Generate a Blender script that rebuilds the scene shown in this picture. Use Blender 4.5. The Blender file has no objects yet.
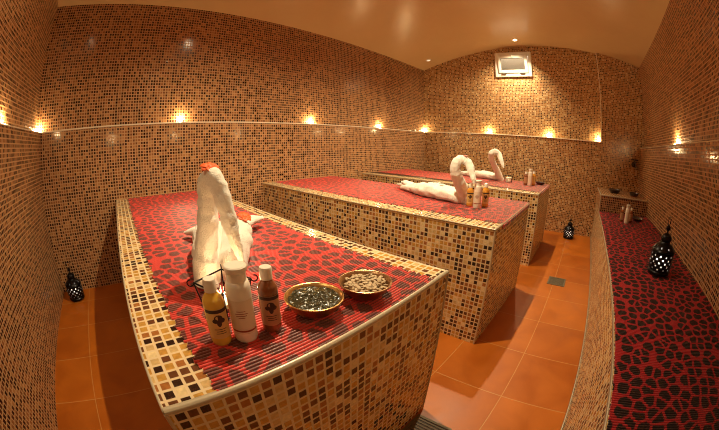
import bpy, bmesh, math, random
from mathutils import Vector, Matrix, noise
R = math.radians
scene = bpy.context.scene
C = scene.collection
random.seed(7)

# ------------------------------------------------------------------ dimensions (metres)
XD, XB, YC, YA = -.886, 5.069, -1.070, 3.022       # room faces: near wall, far wall, right wall, left wall
REC_A, REC_B, REC_C, REC_D = .045, .05, .065, .06   # how far each upper wall steps back at the ledge
LEDGE, LEDGE_C = 1.502, 1.482
ZC, RISE = 2.752, .323                              # springing of the vault and its rise
ST = .818                                           # top of the slabs
MT = .824                                           # top of the mats
BZ, BY = .591, -.323                                # bench top and bench front

def vault_z(y):
    y0, y1 = YC - REC_C, YA + REC_A
    m, h = (y0 + y1) / 2, (y1 - y0) / 2
    return ZC + RISE * (1 - ((y - m) / h) ** 2)

# ------------------------------------------------------------------ materials
def new_mat(name):
    m = bpy.data.materials.new(name); m.use_nodes = True
    nt = m.node_tree; return m, nt, nt.nodes['Principled BSDF']

def plain(name, col, rough=.5, metal=0, bump=0, bscale=40, coat=0, trans=0, sheen=0, vary=0, sss=0, ior=None):
    m, nt, b = new_mat(name)
    b.inputs['Base Color'].default_value = (*col, 1)
    b.inputs['Roughness'].default_value = rough
    b.inputs['Metallic'].default_value = metal
    b.inputs['Coat Weight'].default_value = coat
    b.inputs['Coat Roughness'].default_value = .08
    b.inputs['Transmission Weight'].default_value = trans
    b.inputs['Sheen Weight'].default_value = sheen
    if sss:
        b.inputs['Subsurface Weight'].default_value = sss
        b.inputs['Subsurface Radius'].default_value = (.01, .006, .003)
    if ior: b.inputs['IOR'].default_value = ior
    if bump or vary:
        tc = nt.nodes.new('ShaderNodeTexCoord')
        n = nt.nodes.new('ShaderNodeTexNoise'); n.inputs['Scale'].default_value = bscale; n.inputs['Detail'].default_value = 5
        nt.links.new(tc.outputs['Object'], n.inputs['Vector'])
        if bump:
            bp = nt.nodes.new('ShaderNodeBump'); bp.inputs['Strength'].default_value = bump; bp.inputs['Distance'].default_value = .01
            nt.links.new(n.outputs['Fac'], bp.inputs['Height']); nt.links.new(bp.outputs['Normal'], b.inputs['Normal'])
        if vary:
            mx = nt.nodes.new('ShaderNodeMix'); mx.data_type = 'RGBA'
            mx.inputs['A'].default_value = (*[c * (1 - vary) for c in col], 1); mx.inputs['B'].default_value = (*[min(1, c * (1 + vary)) for c in col], 1)
            nt.links.new(n.outputs['Fac'], mx.inputs['Factor']); nt.links.new(mx.outputs['Result'], b.inputs['Base Color'])
    return m

def emitter(name, col, strength):
    m, nt, b = new_mat(name)
    b.inputs['Base Color'].default_value = (*col, 1)
    b.inputs['Emission Color'].default_value = (*col, 1)
    b.inputs['Emission Strength'].default_value = strength
    return m

def math_node(nt, op, a, b=None, clamp=False):
    n = nt.nodes.new('ShaderNodeMath'); n.operation = op; n.use_clamp = clamp
    for i, v in enumerate((a, b)):
        if v is None: continue
        if isinstance(v, (int, float)): n.inputs[i].default_value = v
        else: nt.links.new(v, n.inputs[i])
    return n.outputs[0]

def mosaic(name, palette, grout, pitch=.03, joint=.055, rough=.16, seed=0., bump=.35):
    """square glass mosaic; UVs are in metres"""
    m, nt, b = new_mat(name); L = nt.links
    uv = nt.nodes.new('ShaderNodeUVMap'); uv.uv_map = 'UVMap'
    sc = nt.nodes.new('ShaderNodeVectorMath'); sc.operation = 'SCALE'; sc.inputs['Scale'].default_value = 1 / pitch
    L.new(uv.outputs['UV'], sc.inputs[0])
    ad = nt.nodes.new('ShaderNodeVectorMath'); ad.operation = 'ADD'; ad.inputs[1].default_value = (seed + .37, seed * 1.7 + .21, 0)
    L.new(sc.outputs[0], ad.inputs[0])
    fl = nt.nodes.new('ShaderNodeVectorMath'); fl.operation = 'FLOOR'; L.new(ad.outputs[0], fl.inputs[0])
    fr = nt.nodes.new('ShaderNodeVectorMath'); fr.operation = 'FRACTION'; L.new(ad.outputs[0], fr.inputs[0])
    wn = nt.nodes.new('ShaderNodeTexWhiteNoise'); wn.noise_dimensions = '2D'; L.new(fl.outputs[0], wn.inputs['Vector'])
    ramp = nt.nodes.new('ShaderNodeValToRGB'); cr = ramp.color_ramp; cr.interpolation = 'CONSTANT'
    pos = 0
    for i, (w, c) in enumerate(palette):
        e = cr.elements[i] if i < 2 else cr.elements.new(pos)
        e.position = pos; e.color = (*c, 1); pos += w
    L.new(wn.outputs['Value'], ramp.inputs['Fac'])
    # marbled variation inside each tile
    ns = nt.nodes.new('ShaderNodeTexNoise'); ns.inputs['Scale'].default_value = 2.3; ns.inputs['Detail'].default_value = 3
    L.new(ad.outputs[0], ns.inputs['Vector'])
    vr = nt.nodes.new('ShaderNodeMix'); vr.data_type = 'RGBA'; vr.blend_type = 'MULTIPLY'; vr.inputs['Factor'].default_value = 1
    ml = math_node(nt, 'MULTIPLY_ADD', ns.outputs['Fac'], .9); ml.node.inputs[2].default_value = .55
    L.new(ramp.outputs['Color'], vr.inputs['A']); L.new(ml, vr.inputs['B'])
    sp = nt.nodes.new('ShaderNodeSeparateXYZ'); L.new(fr.outputs[0], sp.inputs[0])
    ds = []
    for o in ('X', 'Y'):
        a = math_node(nt, 'ABSOLUTE', math_node(nt, 'SUBTRACT', sp.outputs[o], .5))
        ds.append(math_node(nt, 'SUBTRACT', .5, a))
    d = math_node(nt, 'MINIMUM', ds[0], ds[1])
    mask = math_node(nt, 'MULTIPLY', math_node(nt, 'SUBTRACT', d, joint), 22, clamp=True)
    mx = nt.nodes.new('ShaderNodeMix'); mx.data_type = 'RGBA'; mx.inputs['A'].default_value = (*grout, 1)
    L.new(mask, mx.inputs['Factor']); L.new(vr.outputs['Result'], mx.inputs['B']); L.new(mx.outputs['Result'], b.inputs['Base Color'])
    L.new(math_node(nt, 'MULTIPLY_ADD', mask, rough - .75), b.inputs['Roughness'])
    b.inputs['Roughness'].links[0].from_node.inputs[2].default_value = .75
    # each tile is set at a very slightly different height and tilt
    h = math_node(nt, 'ADD', math_node(nt, 'MULTIPLY', mask, 1.0), math_node(nt, 'MULTIPLY', math_node(nt, 'MULTIPLY', wn.outputs['Value'], sp.outputs['X']), .25))
    bp = nt.nodes.new('ShaderNodeBump'); bp.inputs['Strength'].default_value = bump; bp.inputs['Distance'].default_value = .0012
    L.new(h, bp.inputs['Height']); L.new(bp.outputs['Normal'], b.inputs['Normal'])
    return m

CREAM, SAND, AMBER, RUST, BROWN, DARK = (.72, .57, .32), (.58, .40, .18), (.50, .27, .06), (.34, .13, .035), (.13, .048, .020), (.032, .014, .009)
PAL = [(.07, CREAM), (.10, SAND), (.28, AMBER), (.14, RUST), (.21, BROWN), (.20, DARK)]
PALW = [(.12, (.44, .22, .09)), (.22, (.31, .13, .05)), (.16, (.20, .08, .035)), (.22, (.095, .034, .018)), (.28, (.042, .015, .010))]
M = {}
M['mosaic'] = mosaic('glass_mosaic', PAL, (.68, .53, .32), joint=.10)
M['mosaic_wall'] = mosaic('wall_mosaic', PALW, (.53, .31, .15), pitch=.0285, joint=.115, seed=4, rough=.12)
M['mosaic_back'] = mosaic('speckled_mosaic', [(.11, CREAM), (.10, SAND), (.20, (.46, .21, .06)), (.24, (.32, .12, .035)), (.20, BROWN), (.15, DARK)], (.58, .37, .18), pitch=.0275, joint=.13, seed=9, rough=.2)
M['grout_trim'] = plain('cream_trim', (.50, .43, .31), .35, metal=.2, coat=.1)
M['ledge_trim'] = plain('pale_ledge_trim', (.84, .74, .58), .3, coat=.3)
M['steel_trim'] = plain('brushed_trim', (.40, .34, .26), .4, metal=.6)
M['towel'] = plain('white_terry_towel', (.90, .87, .80), .95, bump=.5, bscale=260, sheen=.4)
M['orange_petal'] = plain('orange_petal', (.85, .12, .02), .5, vary=.25, bscale=60)
M['pink_petal'] = plain('pink_petal', (.8, .25, .18), .5)
M['leaf'] = plain('leaf', (.16, .17, .09), .5)
M['black_iron'] = plain('black_iron', (.012, .011, .013), .28, metal=.75)
M['lantern_glass'] = plain('pale_lantern_glass', (.80, .80, .80), .5, trans=.6)
M['frosted'] = plain('frosted_glass', (.92, .90, .84), .22, trans=.55, coat=.5)
M['stud'] = plain('silvered_stud', (.9, .9, .92), .12, metal=1)
M['tap_metal'] = plain('dark_tap_metal', (.06, .045, .035), .3, metal=.8)
M['brass'] = plain('brass', (.62, .38, .15), .32, metal=1, bump=.12, bscale=70)
M['copper'] = plain('copper_bowl', (.52, .32, .17), .34, metal=1, bump=.12, bscale=60)
M['dark_bowl'] = plain('dark_pottery', (.05, .035, .03), .3, coat=.4)
M['paste'] = plain('dark_olive_paste', (.030, .027, .010), .24, bump=.4, bscale=60, coat=.35)
M['clay'] = plain('pale_clay', (.55, .42, .27), .8, bump=.4, bscale=90, vary=.25)
M['white_plastic'] = plain('white_plastic', (.92, .86, .76), .32, sss=.1)
M['cap_white'] = plain('white_cap', (.86, .80, .70), .28)
M['yellow_oil'] = plain('golden_oil', (.82, .50, .07), .12, coat=.8)
M['amber_oil'] = plain('amber_oil', (.70, .32, .04), .12, coat=.8)
M['brown_oil'] = plain('brown_oil', (.24, .075, .025), .1, coat=.9)
M['label_cream'] = plain('cream_label', (.80, .70, .55), .45)
M['label_yellow'] = plain('ochre_label', (.70, .46, .16), .4)
M['label_brown'] = plain('brown_label', (.48, .25, .13), .4)
M['ink'] = plain('dark_print', (.05, .02, .012), .45)  # label print, also the dark shade colour between mat ribs
M['ink_red'] = plain('red_print', (.30, .05, .025), .45)
M['pvc'] = plain('white_pvc', (.86, .84, .78), .3)
M['plaster'] = plain('shaft_plaster', (.66, .60, .50), .8)
M['gasket'] = plain('dark_gasket', (.12, .10, .08), .6)
M['chrome'] = plain('aged_chrome', (.35, .30, .25), .22, metal=1)
M['drain'] = plain('dull_drain_metal', (.17, .14, .09), .55, metal=.3)
M['wax'] = plain('candle_wax', (.9, .85, .7), .4, sss=.3)
M['flame'] = emitter('flame', (1, .72, .34), 60)
M['lamp_on'] = emitter('lamp_lens', (1, .80, .52), 28)
M['ledge_on'] = emitter('ledge_lens', (1, .74, .40), 40)
M['lamp_dim'] = emitter('dim_lens', (1, .80, .60), 1.1)
M['lamp_ring'] = plain('lamp_ring', (.85, .80, .70), .35)

def clear_glass():
    m, nt, b = new_mat('clear_glass')
    b.inputs['Base Color'].default_value = (.97, .97, .95, 1); b.inputs['Roughness'].default_value = .03
    b.inputs['Transmission Weight'].default_value = 1; b.inputs['IOR'].default_value = 1.45
    return m
M['glass'] = clear_glass()

def ceiling_mat():
    m, nt, b = new_mat('satin_ceiling_paint'); L = nt.links
    tc = nt.nodes.new('ShaderNodeTexCoord')
    n = nt.nodes.new('ShaderNodeTexNoise'); n.inputs['Scale'].default_value = 1.6; n.inputs['Detail'].default_value = 4
    L.new(tc.outputs['Object'], n.inputs['Vector'])
    mx = nt.nodes.new('ShaderNodeMix'); mx.data_type = 'RGBA'
    mx.inputs['A'].default_value = (.60, .40, .20, 1); mx.inputs['B'].default_value = (.68, .47, .24, 1)
    L.new(n.outputs['Fac'], mx.inputs['Factor']); L.new(mx.outputs['Result'], b.inputs['Base Color'])
    b.inputs['Roughness'].default_value = .27; b.inputs['Specular IOR Level'].default_value = .5
    n2 = nt.nodes.new('ShaderNodeTexNoise'); n2.inputs['Scale'].default_value = 5; n2.inputs['Detail'].default_value = 6
    L.new(tc.outputs['Object'], n2.inputs['Vector'])
    bp = nt.nodes.new('ShaderNodeBump'); bp.inputs['Strength'].default_value = .25; bp.inputs['Distance'].default_value = .02
    L.new(n2.outputs['Fac'], bp.inputs['Height']); L.new(bp.outputs['Normal'], b.inputs['Normal'])
    return m
M['ceiling'] = ceiling_mat()

def floor_mat():
    m, nt, b = new_mat('terracotta_floor_tiles'); L = nt.links
    uv = nt.nodes.new('ShaderNodeUVMap'); uv.uv_map = 'UVMap'
    mp = nt.nodes.new('ShaderNodeMapping'); mp.inputs['Scale'].default_value = (1 / .455, 1 / .44, 1)
    mp.inputs['Location'].default_value = (-1.262 / .455 + 10, -.107 / .44 + 10, 0)
    L.new(uv.outputs['UV'], mp.inputs['Vector'])
    fl = nt.nodes.new('ShaderNodeVectorMath'); fl.operation = 'FLOOR'; L.new(mp.outputs[0], fl.inputs[0])
    fr = nt.nodes.new('ShaderNodeVectorMath'); fr.operation = 'FRACTION'; L.new(mp.outputs[0], fr.inputs[0])
    wn = nt.nodes.new('ShaderNodeTexWhiteNoise'); wn.noise_dimensions = '2D'; L.new(fl.outputs[0], wn.inputs['Vector'])
    ns = nt.nodes.new('ShaderNodeTexNoise'); ns.inputs['Scale'].default_value = 4.5; ns.inputs['Detail'].default_value = 8; ns.inputs['Distortion'].default_value = .6
    L.new(uv.outputs['UV'], ns.inputs['Vector'])
    t = math_node(nt, 'ADD', math_node(nt, 'MULTIPLY', ns.outputs['Fac'], .8), math_node(nt, 'MULTIPLY', wn.outputs['Value'], .2))
    ramp = nt.nodes.new('ShaderNodeValToRGB'); cr = ramp.color_ramp
    cr.elements[0].position = .3; cr.elements[0].color = (.36, .085, .005, 1)
    cr.elements[1].position = .75; cr.elements[1].color = (.52, .145, .009, 1)
    L.new(t, ramp.inputs['Fac'])
    sp = nt.nodes.new('ShaderNodeSeparateXYZ'); L.new(fr.outputs[0], sp.inputs[0])
    ds = [math_node(nt, 'SUBTRACT', .5, math_node(nt, 'ABSOLUTE', math_node(nt, 'SUBTRACT', sp.outputs[o], .5))) for o in ('X', 'Y')]
    d = math_node(nt, 'MINIMUM', ds[0], ds[1])
    mask = math_node(nt, 'MULTIPLY', math_node(nt, 'SUBTRACT', d, .004), 250, clamp=True)
    mx = nt.nodes.new('ShaderNodeMix'); mx.data_type = 'RGBA'; mx.inputs['A'].default_value = (.52, .24, .07, 1)
    L.new(mask, mx.inputs['Factor']); L.new(ramp.outputs['Color'], mx.inputs['B']); L.new(mx.outputs['Result'], b.inputs['Base Color'])
    L.new(math_node(nt, 'MULTIPLY_ADD', ns.outputs['Fac'], .3), b.inputs['Roughness']); b.inputs['Roughness'].links[0].from_node.inputs[2].default_value = .26
    bp = nt.nodes.new('ShaderNodeBump'); bp.inputs['Strength'].default_value = .25; bp.inputs['Distance'].default_value = .002
    hh = math_node(nt, 'ADD', mask, ns.outputs['Fac'])
    L.new(hh, bp.inputs['Height']); L.new(bp.outputs['Normal'], b.inputs['Normal'])
    return m
M['floor'] = floor_mat()

def mat_fabric(name, red, spot, cell, seed, edge=.10, rad=.51):
    """ribbed red mat printed with dark rounded pebbles; UVs are in metres"""
    m, nt, b = new_mat(name); L = nt.links
    uv = nt.nodes.new('ShaderNodeUVMap'); uv.uv_map = 'UVMap'
    mp = nt.nodes.new('ShaderNodeMapping'); mp.inputs['Location'].default_value = (seed, seed * .7, 0)
    L.new(uv.outputs['UV'], mp.inputs['Vector'])
    masks = []
    for feat in ('DISTANCE_TO_EDGE', 'F1'):
        v = nt.nodes.new('ShaderNodeTexVoronoi'); v.feature = feat; v.voronoi_dimensions = '2D'
        v.inputs['Scale'].default_value = 1 / cell; v.inputs['Randomness'].default_value = .82
        L.new(mp.outputs[0], v.inputs['Vector']); masks.append(v.outputs['Distance'])
    e = math_node(nt, 'MULTIPLY', math_node(nt, 'SUBTRACT', masks[0], edge), 30, clamp=True)
    r = math_node(nt, 'MULTIPLY', math_node(nt, 'SUBTRACT', rad, masks[1]), 22, clamp=True)
    s = math_node(nt, 'MULTIPLY', e, r)
    mx = nt.nodes.new('ShaderNodeMix'); mx.data_type = 'RGBA'
    mx.inputs['A'].default_value = (*red, 1); mx.inputs['B'].default_value = (*spot, 1)
    L.new(s, mx.inputs['Factor']); L.new(mx.outputs['Result'], b.inputs['Base Color'])
    b.inputs['Roughness'].default_value = .36
    b.inputs['Sheen Weight'].default_value = .3
    return m
M['mat'] = mat_fabric('red_pebble_mat', (.64, .045, .034), (.17, .034, .026), .060, 3.)
M['mat_bench'] = mat_fabric('crimson_pebble_mat', (.40, .014, .022), (.016, .004, .005), .062, 8., .085, .54)

# ------------------------------------------------------------------ mesh helpers
def mesh_obj(name, bm, mat, parent=None, smooth=True, loc=None):
    me = bpy.data.meshes.new(name); bm.normal_update(); bm.to_mesh(me); bm.free()
    for mt in (mat if isinstance(mat, (list, tuple)) else [mat]): me.materials.append(mt)
    if smooth:
        me.polygons.foreach_set('use_smooth', [True] * len(me.polygons))
        try: me.set_sharp_from_angle(angle=R(38))
        except Exception: pass
    o = bpy.data.objects.new(name, me); C.objects.link(o)
    if parent: o.parent = parent
    if loc: o.location = loc
    return o

def thing(name, label, cat, loc=(0, 0, 0), rz=0, group=None):
    o = bpy.data.objects.new(name, None); C.objects.link(o)
    o.empty_display_size = .05
    o.location = loc; o.rotation_euler = (0, 0, rz); o['label'] = label; o['category'] = cat
    if group: o['group'] = group
    return o

def tag(o, label, cat, group=None, kind=None):
    o['label'] = label; o['category'] = cat
    if group: o['group'] = group
    if kind: o['kind'] = kind
    return o

def copy_tree(o, parent=None):
    c = o.copy(); C.objects.link(c); c.parent = parent
    for ch in list(o.children): copy_tree(ch, c)
    return c

def box(bm, x0, y0, z0, x1, y1, z1):
    vs = [bm.verts.new((x, y, z)) for x in (x0, x1) for y in (y0, y1) for z in (z0, z1)]
    fs = [(0, 1, 3, 2), (4, 6, 7, 5), (0, 4, 5, 1), (2, 3, 7, 6), (0, 2, 6, 4), (1, 5, 7, 3)]
    return [bm.faces.new([vs[i] for i in f]) for f in fs]

def box_uv(bm):
    """metric box-projected UVs"""
    bmesh.ops.recalc_face_normals(bm, faces=bm.faces); uv = bm.loops.layers.uv.new('UVMap')
    for f in bm.faces:
        n = f.normal; a = max(range(3), key=lambda i: abs(n[i]))
        for l in f.loops:
            p = l.vert.co
            l[uv].uv = ((p.y, p.z), (p.x, p.z), (p.x, p.y))[a]

def tube(bm, pts, rad, seg=10, cap=True, closed=False, flat=None):
    """swept tube; rad is a number or a list; flat optionally squashes the ring (list of (a, b) scales)"""
    pts = [Vector(p) for p in pts]; n = len(pts)
    rads = rad if isinstance(rad, (list, tuple)) else [rad] * n
    rings = []; ref = None
    for i, p in enumerate(pts):
        if closed: t = pts[(i + 1) % n] - pts[i - 1]
        else: t = pts[min(i + 1, n - 1)] - pts[max(i - 1, 0)]
        t.normalize()
        if ref is None:
            ref = Vector((0, 0, 1)) if abs(t.z) < .9 else Vector((1, 0, 0))
        u = (ref - t * ref.dot(t)).normalized(); w = t.cross(u); ref = u
        fa, fb = flat[i] if flat else (1, 1)
        rings.append([bm.verts.new(p + (u * math.cos(2 * math.pi * k / seg) * fa + w * math.sin(2 * math.pi * k / seg) * fb) * rads[i]) for k in range(seg)])
    m = n if closed else n - 1
    for i in range(m):
        a, b = rings[i], rings[(i + 1) % n]
        for k in range(seg): bm.faces.new((a[k], a[(k + 1) % seg], b[(k + 1) % seg], b[k]))
    if cap and not closed:
        bm.faces.new(rings[0][::-1]); bm.faces.new(rings[-1])
    return rings

def lathe(bm, prof, seg=32, center=(0, 0), skip=None):
    cx, cy = center; rings = []
    for (r, z) in prof:
        if r < 1e-6: rings.append([bm.verts.new((cx, cy, z))])
        else: rings.append([bm.verts.new((cx + r * math.cos(2 * math.pi * k / seg), cy + r * math.sin(2 * math.pi * k / seg), z)) for k in range(seg)])
    for i in range(len(rings) - 1):
        a, b = rings[i], rings[i + 1]
        for k in range(seg):
            if skip and skip(i, k): continue
            k2 = (k + 1) % seg
            if len(a) == 1 and len(b) == 1: continue
            if len(a) == 1: bm.faces.new((a[0], b[k2], b[k]))
            elif len(b) == 1: bm.faces.new((a[k], a[k2], b[0]))
            else: bm.faces.new((a[k], a[k2], b[k2], b[k]))
    return rings

def smooth_path(ctrl, n):
    """Catmull-Rom through control tuples (any dimension)"""
    c = [ctrl[0]] + list(ctrl) + [ctrl[-1]]; out = []
    segs = len(ctrl) - 1
    for j in range(n):
        u = j / (n - 1) * segs; i = min(int(u), segs - 1); t = u - i
        p0, p1, p2, p3 = c[i], c[i + 1], c[i + 2], c[i + 3]
        out.append(tuple(.5 * ((2 * b) + (-a + cc) * t + (2 * a - 5 * b + 4 * cc - d) * t * t + (-a + 3 * b - 3 * cc + d) * t ** 3) for a, b, cc, d in zip(p0, p1, p2, p3)))
    return out

def structure(name, bm, mat, smooth=False):
    o = mesh_obj(name, bm, mat, smooth=smooth); o['kind'] = 'structure'; return o

def bevel_all(bm, w, seg=2):
    bmesh.ops.bevel(bm, geom=list(bm.edges), offset=w, segments=seg, affect='EDGES', profile=.5)

# ------------------------------------------------------------------ the room
bm = bmesh.new(); box(bm, XD - .2, YC - .2, -.1, XB + .2, YA + .2, 0); box_uv(bm); structure('floor', bm, M['floor'])

TH = .2
bm = bmesh.new()
box(bm, XD - TH, YA, 0, XB + TH, YA + TH, LEDGE)
box(bm, XD - TH, YA + REC_A, LEDGE, XB + TH, YA + TH, 3.15); box_uv(bm); structure('wall_left', bm, M['mosaic_wall'])
bm = bmesh.new()
box(bm, XD - TH, YC - TH, 0, XB + TH, YC, LEDGE_C)
box(bm, XD - TH, YC - TH, LEDGE_C, XB + TH, YC - REC_C, 3.15); box_uv(bm); structure('wall_right', bm, M['mosaic_wall'])
bm = bmesh.new()
box(bm, XD - TH, YC - REC_C, 0, XD, YA + REC_A, LEDGE)
box(bm, XD - TH, YC - REC_C, LEDGE, XD - REC_D, YA + REC_A, 3.15); box_uv(bm); structure('wall_front', bm, M['mosaic_wall'])
# far wall: lower part, flush pier at the right, recessed upper part around the window opening
NY = -.335                                     # edge of the recess
WY0, WY1, WZ0, WZ1 = .895, 1.545, 2.535, 2.95   # window opening
bm = bmesh.new()
xr = XB + REC_B
box(bm, XB, YC - REC_C, 0, XB + TH, YA + REC_A, LEDGE)
box(bm, XB, YC - REC_C, LEDGE, XB + TH, NY, 3.15)
box(bm, xr, NY, LEDGE, XB + TH, WY0, 3.15)
box(bm, xr, WY1, LEDGE, XB + TH, YA + REC_A, 3.15)
box(bm, xr, WY0, LEDGE, XB + TH, WY1, WZ0)
box(bm, xr, WY0, WZ1, XB + TH, WY1, 3.15)
box_uv(bm); structure('wall_back', bm, M['mosaic_back'])
# shaft behind the window, shaped open at the top to brighten the pane
bm = bmesh.new()
X2 = XB + TH
box(bm, X2 + .25, WY0 - .05, WZ0 - .05, X2 + .3, WY1 + .05, WZ1 + .05)
box(bm, X2, WY0 - .05, WZ0 - .05, X2 + .25, WY0, WZ1 + .05); box(bm, X2, WY1, WZ0 - .05, X2 + .25, WY1 + .05, WZ1 + .05)
box(bm, X2, WY0, WZ0 - .05, X2 + .25, WY1, WZ0)
structure('trim_9', bm, M['plaster'])

# vaulted ceiling
bm = bmesh.new()
N = 48; y0, y1 = YC - REC_C, YA + REC_A
X0, X1 = XD - REC_D, XB + REC_B
lo, up = [], []
for i in range(N + 1):
    y = y0 + (y1 - y0) * i / N; z = vault_z(y)
    lo.append([bm.verts.new((x, y, z)) for x in (X0, X1)]); up.append([bm.verts.new((x, y, z + .06)) for x in (X0, X1)])
for i in range(N):
    bm.faces.new((lo[i][0], lo[i + 1][0], lo[i + 1][1], lo[i][1]))
    bm.faces.new((up[i][0], up[i][1], up[i + 1][1], up[i + 1][0]))
for k in (0, 1):
    for i in range(N): bm.faces.new((lo[i][k], lo[i + 1][k], up[i + 1][k], up[i][k]))
bm.faces.new((lo[0][0], lo[0][1], up[0][1], up[0][0])); bm.faces.new((lo[N][0], lo[N][1], up[N][1], up[N][0]))
bmesh.ops.recalc_face_normals(bm, faces=bm.faces)
structure('ceiling', bm, M['ceiling'], smooth=True)

# ledge edge strips
def strip(name, a, b, r=.008):
    bm = bmesh.new(); tube(bm, [a, b], r, 8); return structure(name, bm, M['ledge_trim'], True)
strip('trim_1', (XD, YA, LEDGE), (XB, YA, LEDGE))
strip('trim_2', (XB, YA, LEDGE), (XB, NY, LEDGE))
strip('trim_3', (XB, NY, LEDGE), (XB, NY, vault_z(NY)))
strip('trim_4', (XD, YC, LEDGE_C), (XB, YC, LEDGE_C), .005)
strip('trim_5', (XD, YC, LEDGE), (XD, YA, LEDGE), .005)

# window: fixed frame, hopper sash tipped slightly inwards, handle and hinges
def frame_bars(bm, y0, z0, y1, z1, w, x0, x1):
    box(bm, x0, y0, z0, x1, y0 + w, z1); box(bm, x0, y1 - w, z0, x1, y1, z1)
    box(bm, x0, y0 + w, z0, x1, y1 - w, z0 + w); box(bm, x0, y0 + w, z1 - w, x1, y1 - w, z1)
win = bpy.data.objects.new('window_1', None); C.objects.link(win); win['kind'] = 'structure'
win.location = (xr, 0, 0)
bm = bmesh.new(); frame_bars(bm, WY0 - .015, WZ0 - .015, WY1 + .015, WZ1 + .015, .06, -.03, .06); bevel_all(bm, .004)
mesh_obj('window_frame', bm, M['pvc'], win)
sash = bpy.data.objects.new('window_sash', None)
bm = bmesh.new()
sy0, sy1, sh = WY0 + .052, WY1 - .052, (WZ1 - WZ0) - .104
frame_bars(bm, sy0, 0, sy1, sh, .052, -.035, .015); bevel_all(bm, .004)
so = mesh_obj('window_sash', bm, M['pvc'], win); so.location = (-.01, 0, WZ0 + .052); so.rotation_euler = (0, R(-5), 0)
bm = bmesh.new(); box(bm, -.012, sy0 + .048, .048, -.006, sy1 - .048, sh - .048); mesh_obj('pane', bm, M['glass'], so, False)
bm = bmesh.new(); frame_bars(bm, sy0 + .05, .05, sy1 - .05, sh - .05, .006, -.036, -.03); mesh_obj('gasket', bm, M['gasket'], so, False)
bm = bmesh.new(); ym = (sy0 + sy1) / 2
box(bm, -.05, ym - .012, sh - .04, -.035, ym + .012, sh - .008); tube(bm, [(-.055, ym, sh - .02), (-.06, ym, sh + .03)], .006, 8)
mesh_obj('handle', bm, M['pvc'], so)
for yy in (sy0 + .1, sy1 - .1):
    bm = bmesh.new(); tube(bm, [(-.045, yy - .045, WZ0 + .04), (-.045, yy + .045, WZ0 + .04)], .009, 10); mesh_obj('hinge', bm, M['gasket'], win)

# ------------------------------------------------------------------ slabs and bench
def round_trim(bm, a, b, r=.010): tube(bm, [a, b], r, 10)

def make_slab(x0, x1, yf, label):
    t = thing('tiled_massage_slab', label, 'massage slab', ((x0 + x1) / 2, (yf + YA) / 2, 0), 0, 'tiled massage slabs along the left wall')
    ox, oy = (x0 + x1) / 2, (yf + YA) / 2
    bm = bmesh.new(); box(bm, x0 - ox, yf - oy, 0, x1 - ox, YA - oy - .001, ST); box_uv(bm)
    mesh_obj('slab_body', bm, M['mosaic'], t, False)
    bm = bmesh.new(); r = .0095; z = ST - .005
    round_trim(bm, (x0 - ox, yf - oy + .004, z), (x1 - ox, yf - oy + .004, z), r)
    mesh_obj('end_trim', bm, M['grout_trim'], t)
    bm = bmesh.new()
    for x in (x0, x1): round_trim(bm, (x - ox, yf - oy, ST - .003), (x - ox, YA - oy, ST - .003), .0045)
    mesh_obj('side_trim', bm, M['grout_trim'], t)
    bm = bmesh.new()
    for x in (x0, x1): round_trim(bm, (x - ox, yf - oy, 0), (x - ox, yf - oy, ST - .01), .005)
    mesh_obj('corner_trim', bm, M['grout_trim'], t)
    return t
make_slab(-.047, .962, .438, 'nearest mosaic tiled slab holding the two metal bowls and big towel swan')
make_slab(1.651, 2.681, .472, 'middle mosaic tiled slab with one towel swan and three bottles on its mat')
make_slab(3.300, 4.365, .475, 'farthest mosaic tiled slab, closest to the wall with the window')

def rib_mat(name, label, mat, lines, axis, pitch=.011, h=.006, w=.0040, fringe=.012):
    """a mat woven of parallel ribs; lines(k) -> list of points along rib centre; axis = spacing direction"""
    bm = bmesh.new(); uv = bm.loops.layers.uv.new('UVMap')
    ax = Vector(axis)
    prof = [(-w, -.0058), (-w * .8, -h * .35 + .0), (-w * .42, -h * .06), (0, 0), (w * .42, -h * .06), (w * .8, -h * .35), (w, -.0058)]
    for pts in lines:
        pts = [Vector(p) for p in pts]
        d0 = (pts[0] - pts[1]).normalized(); d1 = (pts[-1] - pts[-2]).normalized()
        pts[0] = pts[0] + d0 * random.uniform(0, fringe); pts[-1] = pts[-1] + d1 * random.uniform(0, fringe)
        rows = []
        for p in pts: rows.append([bm.verts.new(p + ax * a + Vector((0, 0, b))) for a, b in prof])
        for i in range(len(rows) - 1):
            for k in range(len(prof) - 1):
                bm.faces.new((rows[i][k], rows[i + 1][k], rows[i + 1][k + 1], rows[i][k + 1]))
        bm.faces.new(rows[0]); bm.faces.new(rows[-1][::-1])
    bmesh.ops.recalc_face_normals(bm, faces=bm.faces)
    for f in bm.faces:
        for l in f.loops: l[uv].uv = (l.vert.co.x, l.vert.co.y)
    o = mesh_obj(name, bm, mat)
    return o

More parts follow.
